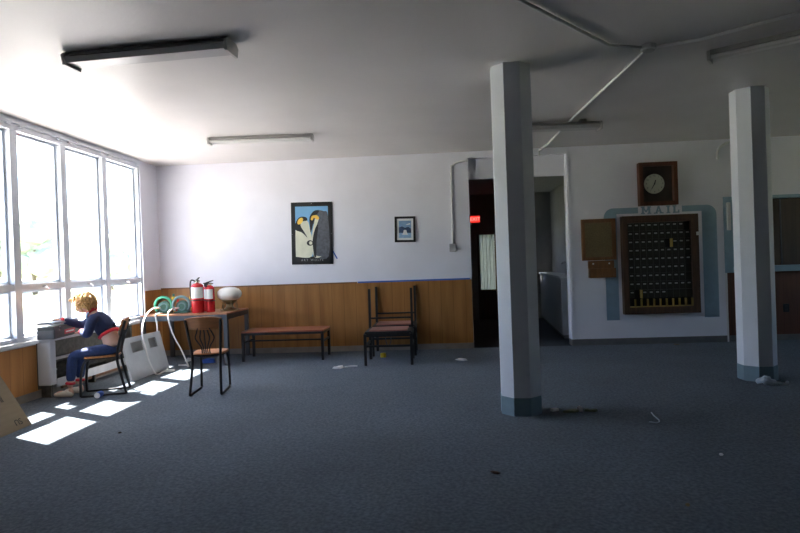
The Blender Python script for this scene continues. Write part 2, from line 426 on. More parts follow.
# hall behind the doorway
HY = 14.0
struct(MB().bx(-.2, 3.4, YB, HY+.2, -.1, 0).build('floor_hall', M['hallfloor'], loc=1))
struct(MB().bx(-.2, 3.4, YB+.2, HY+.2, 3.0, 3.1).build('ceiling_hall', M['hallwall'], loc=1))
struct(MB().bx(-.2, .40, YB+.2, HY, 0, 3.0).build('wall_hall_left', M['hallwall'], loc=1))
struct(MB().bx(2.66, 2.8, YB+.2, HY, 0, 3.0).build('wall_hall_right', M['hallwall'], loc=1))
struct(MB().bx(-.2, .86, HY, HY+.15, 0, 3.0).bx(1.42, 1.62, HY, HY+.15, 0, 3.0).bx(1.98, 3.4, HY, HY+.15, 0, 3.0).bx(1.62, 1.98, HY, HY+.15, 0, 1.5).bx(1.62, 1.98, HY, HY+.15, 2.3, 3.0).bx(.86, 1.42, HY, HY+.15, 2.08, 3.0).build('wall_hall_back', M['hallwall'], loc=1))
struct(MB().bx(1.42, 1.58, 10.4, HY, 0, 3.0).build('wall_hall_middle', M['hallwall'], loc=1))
d = struct(thing('door_1', None, None, (.86, HY+.02, 0)))
MB().bx(0, .04, -.04, .1, 0, 2.08).bx(.52, .56, -.04, .1, 0, 2.08).bx(0, .56, -.04, .1, 2.04, 2.08).build('door_frame', M['hallwall'], d)
MB().bx(.04, .52, .03, .07, 0, .72).bx(.04, .1, .03, .07, .72, 2.04).bx(.46, .52, .03, .07, .72, 2.04).build('door_leaf', M['walnut'], d)
cu = MB()
for k in range(9): cu.tube([(.115+k*.04, .05+(.012 if k % 2 else 0), .72), (.115+k*.04, .05+(.012 if k % 2 else 0), 2.04)], .023, 8)
cu.build('curtain', M['curtain'], d, True)
MB().bx(.1, .46, .075, .079, .72, 2.04).build('door_pane', M['glass'], d)
w = struct(thing('window_6', None, None, (1.80, HY, 1.5)))  # window added out of view, only to let daylight into the alcove
f = MB()
for xx in (-.18, .14): f.bx(xx, xx+.04, .02, .1, 0, .8)
f.bx(-.18, .18, .02, .1, 0, .04).bx(-.18, .18, .02, .1, .76, .8)
f.build('window_frame', M['frame'], w)
MB().bx(-.14, .14, .05, .054, .04, .76).build('pane', M['glass'], w)
e = thing('exit_sign', 'small glowing red exit sign high in the dark hall', 'exit sign', (.87, HY-.06, 2.32))
MB().bx(-.125, .125, 0, .06, 0, .18, .006).build('housing', M['black'], e)
MB().bx(-.112, .112, -.004, .0, .012, .168).build('lit_face', M['exitred'], e)
text('lettering', 'EXIT', .12, M['exitlet'], e, (0, -.006, .09), (R(90), 0, 0), .001)
cn = thing('hall_counter', 'white waist-high counter inside the dark hall, right of the near column', 'counter', (2.36, 12.15, 0))
MB().prism([(-.25, -1.8, 0), (.25, -1.8, 0), (.25, 1.8, 0), (0, 1.8, 0)], (0, 0, .06), (0, 0, 1.0)).build('counter_body', M['counter'], cn)
MB().prism([(-.25, -1.8, 0), (.25, -1.8, 0), (.25, 1.8, 0), (0, 1.8, 0)], (.03, 0, 0), (0, 0, .06)).build('plinth', M['base'], cn)
MB().prism([(-.28, -1.83, 0), (.25, -1.83, 0), (.25, 1.8, 0), (-.03, 1.8, 0)], (0, 0, 1.06), (0, 0, .035)).build('worktop', M['radwhite'], cn)
tp = thing('tap', 'small dark tap standing on the white counter in the hall', 'tap', (2.42, 11.3, 1.095))
MB().lathe([(.03, 0), (.03, .02), (.014, .03), (.014, .12)]).build('tap_body', M['chrome'], tp, True)
MB().tube([(0, 0, .11), (0, 0, .2), (-.05, 0, .24), (-.1, 0, .2)], .011, smooth=4).build('spout', M['chrome'], tp, True)

# outside
def terrain():
    bm = bmesh.new(); nx, ny = 60, 60; g = []
    for i in range(nx+1):
        row = []
        x = -5.0-(i/nx)**1.6*260
        for j in range(ny+1):
            yy = -60+j/ny*330
            t = max(0, min(1, (-x-45)/120)); t = t*t*(3-2*t)
            h = -.35+t*(22+9*noise.noise(V((x*.012, yy*.012, 3))) + 4*noise.noise(V((x*.04, yy*.04, 1))))
            h += min(1, max(0, (-x-20)/20))*.8*noise.noise(V((x*.08, yy*.08, 9)))
            row.append(bm.verts.new((x, yy, h)))
        g.append(row)
    for i in range(nx):
        for j in range(ny): bm.faces.new((g[i][j], g[i+1][j], g[i+1][j+1], g[i][j+1]))
    bmesh.ops.recalc_face_normals(bm, faces=bm.faces)
    me = bpy.data.meshes.new('hillside'); bm.to_mesh(me); bm.free(); me.materials.append(M['grass']); me.materials.append(M['forest'])
    for p in me.polygons:
        p.use_smooth = True
        if p.center.x < -85: p.material_index = 1
    o = bpy.data.objects.new('hillside', me); C.objects.link(o); return struct(o)
terrain()
struct(MB().bx(-17, XL-.16, -12, 24, -.45, -.28).build('ground_bounce', M['bounce_slab'], loc=1))  # unseen slab added to reflect sunlight up onto the ceiling
struct(MB().bx(-4, 9, HY+.3, 60, -.5, -.35).build('ground_rear', M['grass'], loc=1))
struct(MB().bx(XR+.3, 80, -60, 80, -.5, -.35).build('ground', M['grass'], loc=1))
struct(MB().bx(XL-.86, XL-.16, YF, YB+.2, 3.26, 3.4).build('roof_overhang', M['roof'], loc=1))
t0 = thing('tree', 'hazy green tree out on the bright meadow beyond the windows', 'tree', (-30, 36, -.4), 0, 'trees beyond the windows')
MB().tube([(0, 0, 0), (.05, 0, 1.2), (0, .1, 2.6)], [.16, .13, .09], 8).build('trunk', M['bark'], t0, True)
cr = MB()
for k in range(9): cr.ball((random.uniform(-.9, .9), random.uniform(-.9, .9), 2.2+random.uniform(-.6, 1.6)), (.9, .9, .8), 2, None, .5, 2.5)
cr.build('crown', M['leaf'], t0, True)
for (x, yy, s) in ((-38, 52, 1.5), (-26, 44, 1.0), (-48, 60, 1.8), (-34, 58, 1.2)):
    dup(t0, (x, yy, -.4), s*3, t0['label'], t0['group'], (s, s, s*1.1))

# ------------------------------------------------------------------ columns
def column(x, yy, rz, label):
    c = thing('column', label, 'column', (x, yy, 0), rz)
    rr = .178/math.cos(PI/8)
    oc = lambda r: [(r*math.cos(PI/8+k*PI/4), r*math.sin(PI/8+k*PI/4), 0) for k in range(8)]
    MB().prism(oc(rr), (0, 0, .165), (0, 0, H-.165)).build('shaft', M['colwhite'], c)
    MB().prism(oc(rr+.004), (0, 0, 0), (0, 0, .165)).build('base_band', M['colbase'], c)
column(.71, 5.47, R(-3), 'white octagonal column standing in front of the doorway')
column(3.48, 6.70, R(0), 'white octagonal column standing right of the mail slots')

# ------------------------------------------------------------------ ceiling lights, conduits
def fixture(a, b, label, style):
    a = V(a); b = V(b); L = (b-a).length; rz = math.atan2(b.y-a.y, b.x-a.x); mid = (a+b)/2
    t = thing('fluorescent_light', label, 'ceiling light', (mid.x, mid.y, H), rz, None)
    h = L/2
    MB().bx(-h+.02, h-.02, -.055, .055, -.04, 0, .003).build('channel', M['fixture'], t)
    if style == 'wrap':
        pr = [(0, -.10, -.05), (0, -.075, -.088), (0, .075, -.088), (0, .10, -.05), (0, .07, -.03), (0, -.07, -.03)]
        MB().prism(pr, (-h+.02, 0, 0), (2*h-.04, 0, 0)).build('diffuser', M['lens'], t)
        ep = [(0, -.115, -.035), (0, -.095, -.11), (0, .095, -.11), (0, .115, -.035), (0, .08, -.005), (0, -.08, -.005)]
    else:
        for yy in (-.045, .045): MB().tube([(-h+.03, yy, -.062), (h-.03, yy, -.062)], .019, 10).build('tube', M['tube'], t, True)
        ep = [(0, -.085, -.03), (0, -.07, -.095), (0, .07, -.095), (0, .085, -.03), (0, .06, -.005), (0, -.06, -.005)]
    for x in (-h, h-.022): MB().prism(ep, (x, 0, 0), (.022, 0, 0)).build('end_cap', M['endcap'], t)
    return t
fixture((-2.93, 4.52, H), (-1.55, 4.42, H), 'large grey fluorescent ceiling light nearest the camera at upper left', 'wrap')
fixture((-3.05, 7.64, H), (-1.64, 7.72, H), 'thin fluorescent ceiling light in front of the penguin poster', 'tubes')
fx = fixture((.78, 7.60, H), (2.13, 7.69, H), 'fluorescent ceiling light half hidden behind the near column', 'wrap')
fx.location.z = H-.037
for x in (-.45, .45): MB().bx(x-.04, x+.04, -.05, .05, 0, .037, .003).build('mounting_block', M['fixture'], fx)
fixture((2.44, 5.34, H), (3.64, 4.53, H), 'slanting fluorescent ceiling light cut off by the right edge', 'tubes')

def conduit(pts, label, r=.014, sm=0):
    m = MB(); m.tube(pts, r, 8, smooth=sm)
    for i in range(len(pts)-1):
        a, b = V(pts[i]), V(pts[i+1])
        k = max(1, int((b-a).length/1.1))
        if k > 1:
            for j in range(1, k): p = a.lerp(b, j/k); dd = (b-a).normalized()*.03; m.tube([p-dd, p+dd], r*1.35, 8)
    return tag(m.build('conduit', M['conduit'], smooth=True), label, 'conduit')
zc = H-.021
conduit([(.45, 3.83, zc), (1.47, 4.97, zc), (1.77, 5.07, zc)], 'white ceiling conduit running from the junction box toward the camera')
conduit([(1.89, 5.07, zc), (2.2, 4.96, zc), (3.5, 3.9, zc)], 'white ceiling conduit running from the junction box toward the upper right corner')
conduit([(1.83, 5.14, zc), (1.74, 7.4, zc), (1.73, 9.1, zc), (1.65, 9.46, zc-.02), (1.65, 9.486, 3.08)], 'white ceiling conduit running from the junction box to the doorway lintel', .014)
j = thing('junction_box', 'small white junction box on the ceiling where three conduits meet', 'junction box', (1.83, 5.08, H))
MB().lathe([(.065, 0), (.065, -.035), (.055, -.045)], n=12).build('box_body', M['conduit'], j)
MB().lathe([(.05, -.045), (.05, -.05), (.01, -.052)], n=12).build('box_lid', M['endcap'], j)
c = thing('wall_conduit', 'white conduit bending down to a steel box beside the dark doorway', 'conduit', (.22, YB, 1.58))
MB().tube([(.29, -.02, 1.47), (.13, -.02, 1.45), (.03, -.02, 1.40), (.012, -.02, 1.28), (0, -.02, .12)], .015, 8, smooth=5).build('pipe', M['conduit'], c, True)
MB().bx(-.055, .055, -.05, 0, 0, .13, .005).build('steel_box', M['jbox'], c)
tag(MB().tube([(4.75, YB-.03, 3.17), (4.60, YB-.03, 3.15), (4.47, YB-.03, 3.08), (4.42, YB-.025, 2.98), (4.42, YB-.025, 2.88)], .018, 8, smooth=5).build('pipe_stub', M['conduit'], smooth=True),
    'short bent white pipe high on the wall left of the far right column', 'pipe')
tag(MB().lathe([(.045, 0), (.045, .008), (.0, .012)], (2.40, YB, 2.14), 20, (0, -1, 0)).build('blank_plate', M['wall'], smooth=True),
    'round white blank plate on the wall above the corkboard', 'plate')

# ------------------------------------------------------------------ mail wall
mb = thing('mail_slots', 'large brown framed wall unit of small dark mail boxes under the painted lettering', 'mailbox', (3.475, YB, .485))
w2, hh, dp = .585, 1.555, .11
f = MB(); f.bx(-w2, -w2+.085, -dp, 0, 0, hh, .004).bx(w2-.11, w2, -dp, 0, 0, hh, .004).bx(-w2+.085, w2-.11, -dp, 0, 0, .11, .004).bx(-w2+.085, w2-.11, -dp, 0, hh-.11, hh, .004)
f.build('frame', M['walnut'], mb)
MB().bx(-w2+.085, w2-.11, -.03, 0, .11, hh-.11).build('back_panel', M['boxhole'], mb)
cw = (2*w2-.195)/10; x0 = -w2+.085; zb = .25; ch = (hh-.11-zb)/9
df = None
for r_ in range(9):
    for c_ in range(10):
        x = x0+c_*cw; zz = hh-.11-(r_+1)*ch
        if (r_, c_) in ((2, 6), (8, 1), (0, 9)): continue
        if df is None:
            df = MB().bx(.003, cw-.003, -.075, -.03, .003, ch-.003, .003).build('mailbox_door', M['boxdark'], mb)
            pl = MB().bx(cw*.28, cw*.74, -.078, -.075, ch*.62, ch*.77).build('name_plate', M['plate'], df)
            df.location = (x, 0, zz)
        else:
            dd = df.copy(); C.objects.link(dd); dd.parent = mb; dd.location = (x, 0, zz)
            if (r_, c_) not in ((5, 9), (6, 9), (8, 6), (8, 7), (8, 8), (8, 9)):
                p2 = pl.copy(); C.objects.link(p2); p2.parent = dd
for c_ in range(10):
    x = x0+(c_+1)*cw
    MB().bx(x-.007, x+.003, -.095, -.03, .115, zb-.015).build('divider', M['brass'], mb)
MB().bx(x0, w2-.11, -.09, -.03, .11, .122).build('tray', M['brass'], mb)
for (r_, c_) in ((2, 6), (8, 1)):
    MB().bx(x0+c_*cw+cw-.012, x0+c_*cw+cw, -.12, -.03, hh-.11-(r_+1)*ch, hh-.11-r_*ch).build('open_door', M['brass'], mb)
tag(MB().bx(4.02, 4.085, YB-.125, YB-.111, 1.70, 1.755, .003).build('paper_tag', M['paper'], loc=None),
    'small white tag stuck on the right side of the mail slot frame', 'tag')
ck = thing('wall_clock', 'square reddish wooden wall clock case with round cream dial above the mail slots', 'clock', (3.475, YB, 2.195))
f = MB(); a, dp = .295, .11
f.bx(-a, -a+.06, -dp, 0, 0, .68, .004).bx(a-.06, a, -dp, 0, 0, .68, .004).bx(-a+.06, a-.06, -dp, 0, 0, .06, .004).bx(-a+.06, a-.06, -dp, 0, .62, .68, .004)
f.build('case', M['clockwood'], ck)
MB().bx(-a+.06, a-.06, -.03, 0, .06, .62).build('back_board', M['clockback'], ck)
dl = MB().lathe([(.155, .0), (.155, .02), (.148, .024), (.0, .025)], (-.045, -.03, .345), 40, (0, -1, 0)).build('dial', M['clockface'], ck, True)
for k in range(12):
    an = R(30*(k+1))
    text('numeral', str(k+1), .034, M['ink'], dl, (-.045+.125*math.sin(an), -.0565, .345+.125*math.cos(an)), (R(90), 0, 0), .0006)
for an, L, w_ in ((R(17), .062, .010), (R(210), .10, .007)):
    h_ = MB().prism([(-w_, 0, -.015), (w_, 0, -.015), (w_*.6, 0, L), (-w_*.6, 0, L)], (0, 0, 0), (0, -.002, 0)).build('clock_hand', M['ink'], dl)
    h_.location = (-.045, -.058, .345); h_.rotation_euler = (0, an, 0)
cb = thing('corkboard', 'small wood framed corkboard left of the mail slots', 'notice board', (2.545, YB, 1.36))
a = .27; f = MB()
f.bx(-a, -a+.055, -.035, 0, 0, .66, .004).bx(a-.065, a, -.035, 0, 0, .66, .004).bx(-a+.055, a-.065, -.035, 0, 0, .05, .004).bx(-a+.055, a-.065, -.035, 0, .60, .66, .004)
f.build('frame', M['oak'], cb); MB().bx(-a+.055, a-.065, -.018, 0, .05, .60).build('cork_panel', M['cork'], cb)
sb = thing('wooden_box', 'small two-tier wooden wall box mounted under the corkboard', 'box', (2.565, YB, 1.08))
MB().bx(-.195, .215, -.10, 0, 0, .15, .006).build('lower_box', M['oak'], sb)
MB().bx(-.20, .20, -.06, 0, .15, .272, .006).build('upper_rail', M['oak'], sb)
for x in (-.13, .12): MB().lathe([(.008, 0), (.014, .012), (.0, .018)], (x, -.06, .225), 12, (0, -1, 0)).build('knob', M['paper'], sb, True)

# ------------------------------------------------------------------ pictures on the left of the back wall
po = thing('penguin_poster', 'black bordered poster of two penguins bending over a chick', 'poster', (-2.105, YB, 1.455), 0)
po.rotation_euler = (0, R(1.0), 0)
W_, H_ = .69, 1.03
MB().bx(-W_/2, W_/2, -.018, 0, 0, H_, .002).build('backing', M['posterblack'], po)
pz0, pz1, px = .13, .96, .275
def flat(pts, m, name, lay):
    # pts in picture units: x 0..1, z 0..1 from bottom-left of the picture area
    q = [(-px+p[0]*2*px, 0, pz0+p[1]*(pz1-pz0)) for p in pts]
    return MB().prism(q, (0, -.018-lay*.0008, 0), (0, -.0008, 0)).build(name, m, po)
def el(cx, cz, rx, rz, a=0, n=20):
    return [(cx+rx*math.cos(t)*math.cos(a)-rz*math.sin(t)*math.sin(a), cz+rx*math.cos(t)*math.sin(a)+rz*math.sin(t)*math.cos(a)) for t in [2*PI*i/n for i in range(n)]]
def sm(pts, n=5):
    P = [V((p[0], p[1], 0)) for p in pts]; P.append(P[0]); return [(p.x, p.y) for p in spline(P, n)[:-1]]
flat([(0, 0), (1, 0), (1, 1), (0, 1)], M['posterblue'], 'picture_sky', 0)
flat(sm([(0.0, .0), (.48, .0), (.50, .35), (.44, .55), (.38, .70), (.2, .75), (.05, .60), (0, .48)]), M['penwhite'], 'penguin_body', 1)
flat(sm([(0, .66), (.08, .76), (.2, .80), (.34, .78), (.36, .72), (.22, .70), (.16, .62), (.28, .48), (.36, .38), (.2, .48), (.0, .54)]), M['penblack'], 'penguin_head', 2)
flat(el(.15, .71, .10, .055, .5), M['penyellow'], 'cheek_patch', 3)
flat(sm([(.52, .0), (1.0, .0), (1.0, .80), (.86, .90), (.66, .91), (.5, .80), (.44, .70), (.55, .66), (.60, .40)]), M['pengrey'], 'penguin_body', 2)
flat(sm([(.44, .62), (.44, .78), (.56, .90), (.72, .92), (.70, .86), (.60, .80), (.56, .68), (.47, .48)]), M['penblack'], 'penguin_head', 3)
flat(sm([(.50, .40), (.56, .62), (.62, .76), (.72, .76), (.62, .55), (.60, .38), (.58, .05), (.78, .0), (.55, .0)]), M['penwhite'], 'penguin_breast', 3)
flat(sm([(.47, .74), (.52, .81), (.66, .82), (.73, .76), (.66, .73), (.58, .77), (.52, .72)]), M['penyellow'], 'cheek_patch', 4)
flat(sm([(.56, .0), (.52, .30), (.60, .55), (.70, .62), (.64, .30), (.62, .0)]), M['penblack'], 'flipper', 5)
flat(el(.44, .27, .10, .055), M['penblack'], 'chick_head', 4); flat(el(.46, .27, .05, .035), M['penwhite'], 'chick_face', 5)
text('lettering', 'ART WOLFE', .05, M['silver'], po, (0, -.0195, .07), (R(90), 0, 0), .0006, space=1.5)
for (x, z) in ((0, 1.005), (0, .02), (-.33, .5), (.33, .5)):
    MB().lathe([(.008, 0), (.006, .004), (.0, .005)], (x, -.018, z), 10, (0, -1, 0)).build('pin', M['chrome'], po)
pc = thing('framed_picture', 'small black framed blue landscape picture with white mat', 'picture', (-.555, YB, 1.765))
pc.rotation_euler = (0, R(1.2), 0)
f = MB(); a, t = .17, .035; h_ = .42
f.bx(-a, -a+t, -.025, 0, 0, h_, .003).bx(a-t, a, -.025, 0, 0, h_, .003).bx(-a+t, a-t, -.025, 0, 0, t, .003).bx(-a+t, a-t, -.025, 0, h_-t, h_, .003)
f.build('frame', M['posterblack'], pc)
MB().bx(-a+t, a-t, -.012, 0, t, h_-t).build('mat_board', M['matboard'], pc)
im = MB().bx(-.10, .10, -.0135, -.012, .07, .35).build('picture_sky', M['sky1'], pc)
MB().prism([(-.10, 0, .15), (.10, 0, .15), (.10, 0, .22), (.05, 0, .25), (0, 0, .235), (-.05, 0, .26), (-.10, 0, .24)], (0, -.0135, 0), (0, -.001, 0)).build('picture_hills', M['navyhill'], pc)
MB().bx(-.10, .10, -.0145, -.0135, .07, .155).build('picture_water', M['water'], pc)
MB().prism([(-.05, 0, .12), (.05, 0, .12), (.03, 0, .16), (.02, 0, .20), (-.02, 0, .20), (-.03, 0, .16)], (0, -.0145, 0), (0, -.001, 0)).build('picture_boat', M['paper'], pc)
MB().prism([(.01, 0, .28), (.09, 0, .29), (.08, 0, .31), (.03, 0, .295)], (0, -.0135, 0), (0, -.001, 0)).build('picture_cloud', M['paper'], pc)
tag(MB().bx(-1.36, .48, YB-.014, YB, 1.12, 1.145).build('tape_strip', M['bluecloth']), 'long blue tape strip along the top of the wood panelling', 'tape')
tag(MB().box((-1.725, YB-.002, 1.60), (.022, .004, .15), (0, R(-28), 0)).build('tape_scrap', M['bluecloth']), 'short blue tape scrap beside the penguin poster corner', 'tape')

# ------------------------------------------------------------------ table and what stands on it
TZ = .775
t = thing('table', 'long wood-topped table with dark grey metal frame in the corner', 'table', (-3.83, 8.86, 0))
tw, td = .665, .49
MB().bx(-tw, tw, -td, td, TZ-.022, TZ, .004).build('tabletop', M['tabletop'], t)
f = MB()
for s in (-1, 1): f.bx(-tw+.02, tw-.02, s*(td-.025)-.02, s*(td-.025)+.02, TZ-.095, TZ-.022).bx(s*(tw-.025)-.02, s*(tw-.025)+.02, -td+.02, td-.02, TZ-.095, TZ-.022)
f.build('apron', M['grey_metal'], t)
for sx in (-1, 1):
    for sy in (-1, 1): MB().bx(sx*(tw-.03)-.03, sx*(tw-.03)+.03, sy*(td-.03)-.03, sy*(td-.03)+.03, 0, TZ-.022, .004).build('leg', M['grey_metal'], t)

def extinguisher(x, yy, r, h, rz, label):
    e = thing('fire_extinguisher', label, 'fire extinguisher', (x, yy, TZ), rz)
    MB().lathe([(r*.93, 0), (r, .015), (r, h*.78), (r*.93, h*.84), (r*.6, h*.89), (.022, h*.905), (.02, h*.93)], n=28).build('cylinder', M['red'], e, True)
    MB().lathe([(.026, h*.92), (.026, h*.97), (.016, h*.985)], n=14).build('valve', M['chrome'], e, True)
    MB().box((.02, -.03, h*.985), (.024, .14, .014), (R(-8), 0, 0), .003).build('carry_handle', M['rubber'], e)
    MB().box((.02, -.025, h*1.035), (.022, .15, .012), (R(14), 0, 0), .003).build('squeeze_lever', M['rubber'], e)
    MB().tube([(-.02, 0, h*.95), (-r*.9, 0, h*1.0), (-r*1.15, 0, h*.86), (-r*1.12, 0, h*.5), (-r*1.08, -.01, h*.18)], .012, 8, smooth=6).build('hose', M['rubber'], e, True)
    bm = MB(); n = 14; z0, z1 = h*.45, h*.78; ra = r+.0015
    lo = []; hi = []
    for i in range(n+1):
        a = -PI/2+(-.5+i/n)*R(150); lo.append((ra*math.cos(a), ra*math.sin(a), z0)); hi.append((ra*math.cos(a), ra*math.sin(a), z1))
    L0 = [bm.bm.verts.new(p) for p in lo]; L1 = [bm.bm.verts.new(p) for p in hi]
    for i in range(n): bm.bm.faces.new((L0[i], L0[i+1], L1[i+1], L1[i]))
    bm.build('paper_label', M['label'], e, True)
    MB().lathe([(r+.001, h*.37), (r+.004, h*.375), (r+.004, h*.40), (r+.001, h*.405)], n=28).build('strap', M['rubber'], e, True)
    MB().torus((.026, -.02, h*.955), .016, .003, (0, 1, .2)).build('gauge', M['brass'], e, True)
    return e
extinguisher(-3.715, 8.64, .092, .50, R(6), 'largest red fire extinguisher on the table, front left with white label')
extinguisher(-3.655, 8.90, .072, .44, R(-30), 'red fire extinguisher standing behind, between the other two on the table')
extinguisher(-3.54, 8.70, .066, .45, R(-20), 'slimmer red fire extinguisher on the table beside the glass lampshade')

g = thing('globe_lamp', 'squat white glass globe lamp on a brass foot standing on the table', 'lamp', (-3.305, 8.88, TZ))
MB().lathe([(.145, 0), (.145, .014), (.13, .026), (.08, .04), (.055, .065), (.05, .10), (.08, .13), (.115, .15), (.12, .165), (.09, .17)], n=32).build('brass_foot', M['bronze'], g, True)
MB().lathe([(.08, .16), (.13, .175), (.175, .212), (.19, .255), (.18, .30), (.145, .34), (.085, .362), (.0, .368)], n=36).build('glass_globe', M['globe'], g, True)
for k in range(6):
    a = k*PI/3; fi = MB(); fi.tube([(.13*math.cos(a), .13*math.sin(a), .02), (.115*math.cos(a), .115*math.sin(a), .09), (.10*math.cos(a), .10*math.sin(a), .155)], .008, 6, smooth=3); fi.build('foot_scroll', M['bronze'], g, True)

def reel(x, yy, m, label, kn):
    e = thing('hose_reel', label, 'hose reel', (x, yy, TZ))
    e.rotation_euler = (0, 0, R(8))
    MB().torus((0, 0, .125), .125, .022, (0, 1, 0), R(140), R(400), 40, 10).build('hoop', m, e, True)
    MB().lathe([(.085, -.05), (.09, -.045), (.09, .045), (.085, .05)], (0, .06, .10), 24, (0, 1, 0)).build('drum', M['dkgreen'], e, True)
    MB().bx(-.11, .11, -.03, .13, 0, .028, .008).build('foot', M['dkgreen'], e)
    MB().torus((0, .02, .10), .055, .016, (0, 1, 0)).build('coil', M['greyblue'], e, True)
    MB().lathe([(.018, 0), (.03, .02), (.03, .05), (.012, .06)], (.12, .12, .19), 14, (0, 0, 1)).build('knob', M['yellow'], e, True)
    MB().tube([(.12, .12, .0), (.12, .12, .20)], .013, 8).build('valve_stem', M['yellow'], e, True)
    MB().box((.12, .12, .27), (.03, .03, .05), None, .006).build('valve_cap', M[kn], e)
    return e
reel(-4.27, 8.66, M['green'], 'green hooped hose reel on the table end nearest the window', 'dkgreen')
reel(-3.985, 8.66, M['greyblue'], 'grey hooped hose reel on the table next to the extinguishers', 'dkgreen')
tag(MB().lathe([(.03, 0), (.035, .03), (.028, .13), (.012, .15), (.012, .2), (.0, .205)], (-4.13, 8.86, TZ), 16).build('red_bottle', M['red'], smooth=True),
    'small red bottle between the two hose reels on the table', 'bottle')
def hose(pts, label, r=.0115):
    return tag(MB().tube(pts, r, 8, smooth=8).build('white_hose', M['hose'], smooth=True), label, 'hose')
hose([(-4.30, 8.60, .87), (-4.31, 8.38, .865), (-4.21, 7.97, .77), (-4.09, 7.66, .60), (-4.01, 7.58, .40), (-3.97, 7.60, .20), (-3.95, 7.73, .013), (-3.94, 7.92, .013), (-3.98, 8.12, .013), (-4.10, 8.30, .05), (-4.22, 8.335, .28), (-4.22, 8.34, .60), (-4.245, 8.355, .775), (-4.25, 8.46, .788), (-4.26, 8.58, .788)],
     'looped white hose drooping over the table edge from the green reel')
hose([(-4.0, 8.60, .86), (-4.03, 8.42, .85), (-4.035, 8.31, .76), (-3.945, 8.27, .49), (-3.84, 8.26, .29), (-3.77, 8.26, .13), (-3.75, 8.31, .013), (-3.82, 8.40, .013), (-3.95, 8.42, .013)],
     'white hose hanging from the grey reel past the wooden chair')

# ------------------------------------------------------------------ bistro chairs
def bistro(loc, rz, label):
    c = thing('bistro_chair', label, 'chair', loc, rz)
    st = MB(); pts = []
    for i in range(28):
        a = 2*PI*i/28; sx = math.copysign(abs(math.cos(a))**.55, math.cos(a)); sy = math.copysign(abs(math.sin(a))**.55, math.sin(a))
        pts.append((sx*(.185+.02*sy), sy*.19+.0, 0))
    st.prism(pts, (0, 0, .445), (0, 0, .022)).build('seat', M['seatwood'], c)
    MB().tube([(p[0]*.93, p[1]*.93, .436) for p in pts], .010, 8, True).build('seat_frame', M['black'], c, True)
    for s in (-1, 1):
        MB().tube([(s*.175, -.27, .012), (s*.160, -.21, .25), (s*.158, -.18, .44), (s*.178, -.225, .66), (s*.195, -.285, .86)], .0155, 8, smooth=4).build('back_post', M['black'], c, True)
        MB().tube([(s*.17, .21, .012), (s*.165, .205, .22), (s*.155, .175, .38), (s*.14, .12, .432)], .0145, 8, smooth=4).build('front_leg', M['black'], c, True)
        MB().tube([(s*.175, -.27, .011), (s*.17, .21, .011)], .011, 8).build('floor_rail', M['black'], c, True)
    b = MB(); n = 12; A = []
    for i in range(n+1):
        u = -1+2*i/n; x = u*.205; yb = -.275-.035*(1-u*u); zt = .875+.02*(1-u*u); zb_ = .755-.012*(1-u*u)
        A.append([(x, yb, zt), (x, yb+.045, zb_), (x, yb+.063, zb_+.004), (x, yb+.018, zt+.003)])
    vs = [[b.bm.verts.new(p) for p in q] for q in A]
    for i in range(n):
        for k in range(4): b.bm.faces.new((vs[i][k], vs[i][(k+1) % 4], vs[i+1][(k+1) % 4], vs[i+1][k]))
    b.bm.faces.new(vs[0]); b.bm.faces.new(vs[-1][::-1])
    b.build('backrest', M['seatwood'], c)
    for k in range(-2, 3):
        MB().tube([(k*.022, -.18, .46), (k*.024, -.195, .54), (k*.052, -.22, .64), (k*.045, -.235, .70), (k*.032, -.265, .765)], .007, 6, smooth=5).build('spindle', M['black'], c, True)
    MB().tube([(-.158, -.183, .445), (.158, -.183, .445)], .010, 8).build('rear_rail', M['black'], c, True)
    return c
bistro((-2.735, 6.66, 0), R(8), 'bistro chair with wood back facing the table')
CH = V((-4.04, 6.63, 0)); CA = R(112)
bistro(CH, CA, 'bistro chair by the window with a person sitting on it')

# ------------------------------------------------------------------ lounge chairs and bench
def lounge():
    c = thing('lounge_chair', 'low black framed chair with rust seat, front of the two', 'chair', (-.76, 8.36, 0), R(0))
    w, d0, d1 = .325, -.29, .29
    for s in (-1, 1):
        MB().bx(s*w-.02, s*w+.02, d0, d0+.04, 0, .44, .003).build('front_leg', M['blackwood'], c)
        MB().beam((s*(w-.01), d1-.02, 0), (s*(w-.01), d1-.02, .45), .042, .042).beam((s*(w-.01), d1-.02, .44), (s*(w-.01), d1+.02, 1.05), .036, .042).build('back_post', M['blackwood'], c)
        MB().bx(s*w-.016, s*w+.016, d0+.04, d1-.04, .40, .45).build('side_rail', M['blackwood'], c)
        MB().bx(s*w-.012, s*w+.012, d0+.04, d1-.04, .25, .29).build('low_side_rail', M['blackwood'], c)
    MB().bx(-w+.02, w-.02, d0+.005, d0+.035, .40, .455).build('front_rail', M['blackwood'], c)
    MB().bx(-w+.02, w-.02, d1-.04, d1-.01, .40, .45).build('rear_rail', M['blackwood'], c)
    MB().bx(-w+.02, w-.02, d0+.008, d0+.03, .255, .285).build('low_front_rail', M['blackwood'], c)
    MB().bx(-w+.01, w-.01, d1-.018, d1+.006, .60, .625).build('back_rail', M['blackwood'], c)
    MB().bx(-w, w, d0+.01, d1-.045, .45, .475, .008).build('seat_board', M['blackwood'], c)
    MB().bx(-w+.055, w-.055, d0+.03, d1-.075, .474, .492, .008).build('seat_pad', M['pad'], c)
    for s in (-1, 1):
        MB().tube([(s*.035, d0+.02, .40), (s*.035, d0+.06, .33), (s*.01, d0+.02, .27)], .006, 6, smooth=3).build('brace', M['grey_metal'], c, True)
    return c
lc = lounge()
dup(lc, (-.745, 9.16, 0), R(0), 'low black framed chair with rust seat, against the wall panelling behind its twin', None)
b = thing('bench', 'long low bench with red-brown top against the panelled wall', 'bench', (-2.43, 8.93, 0))
bw, bd = .635, .27
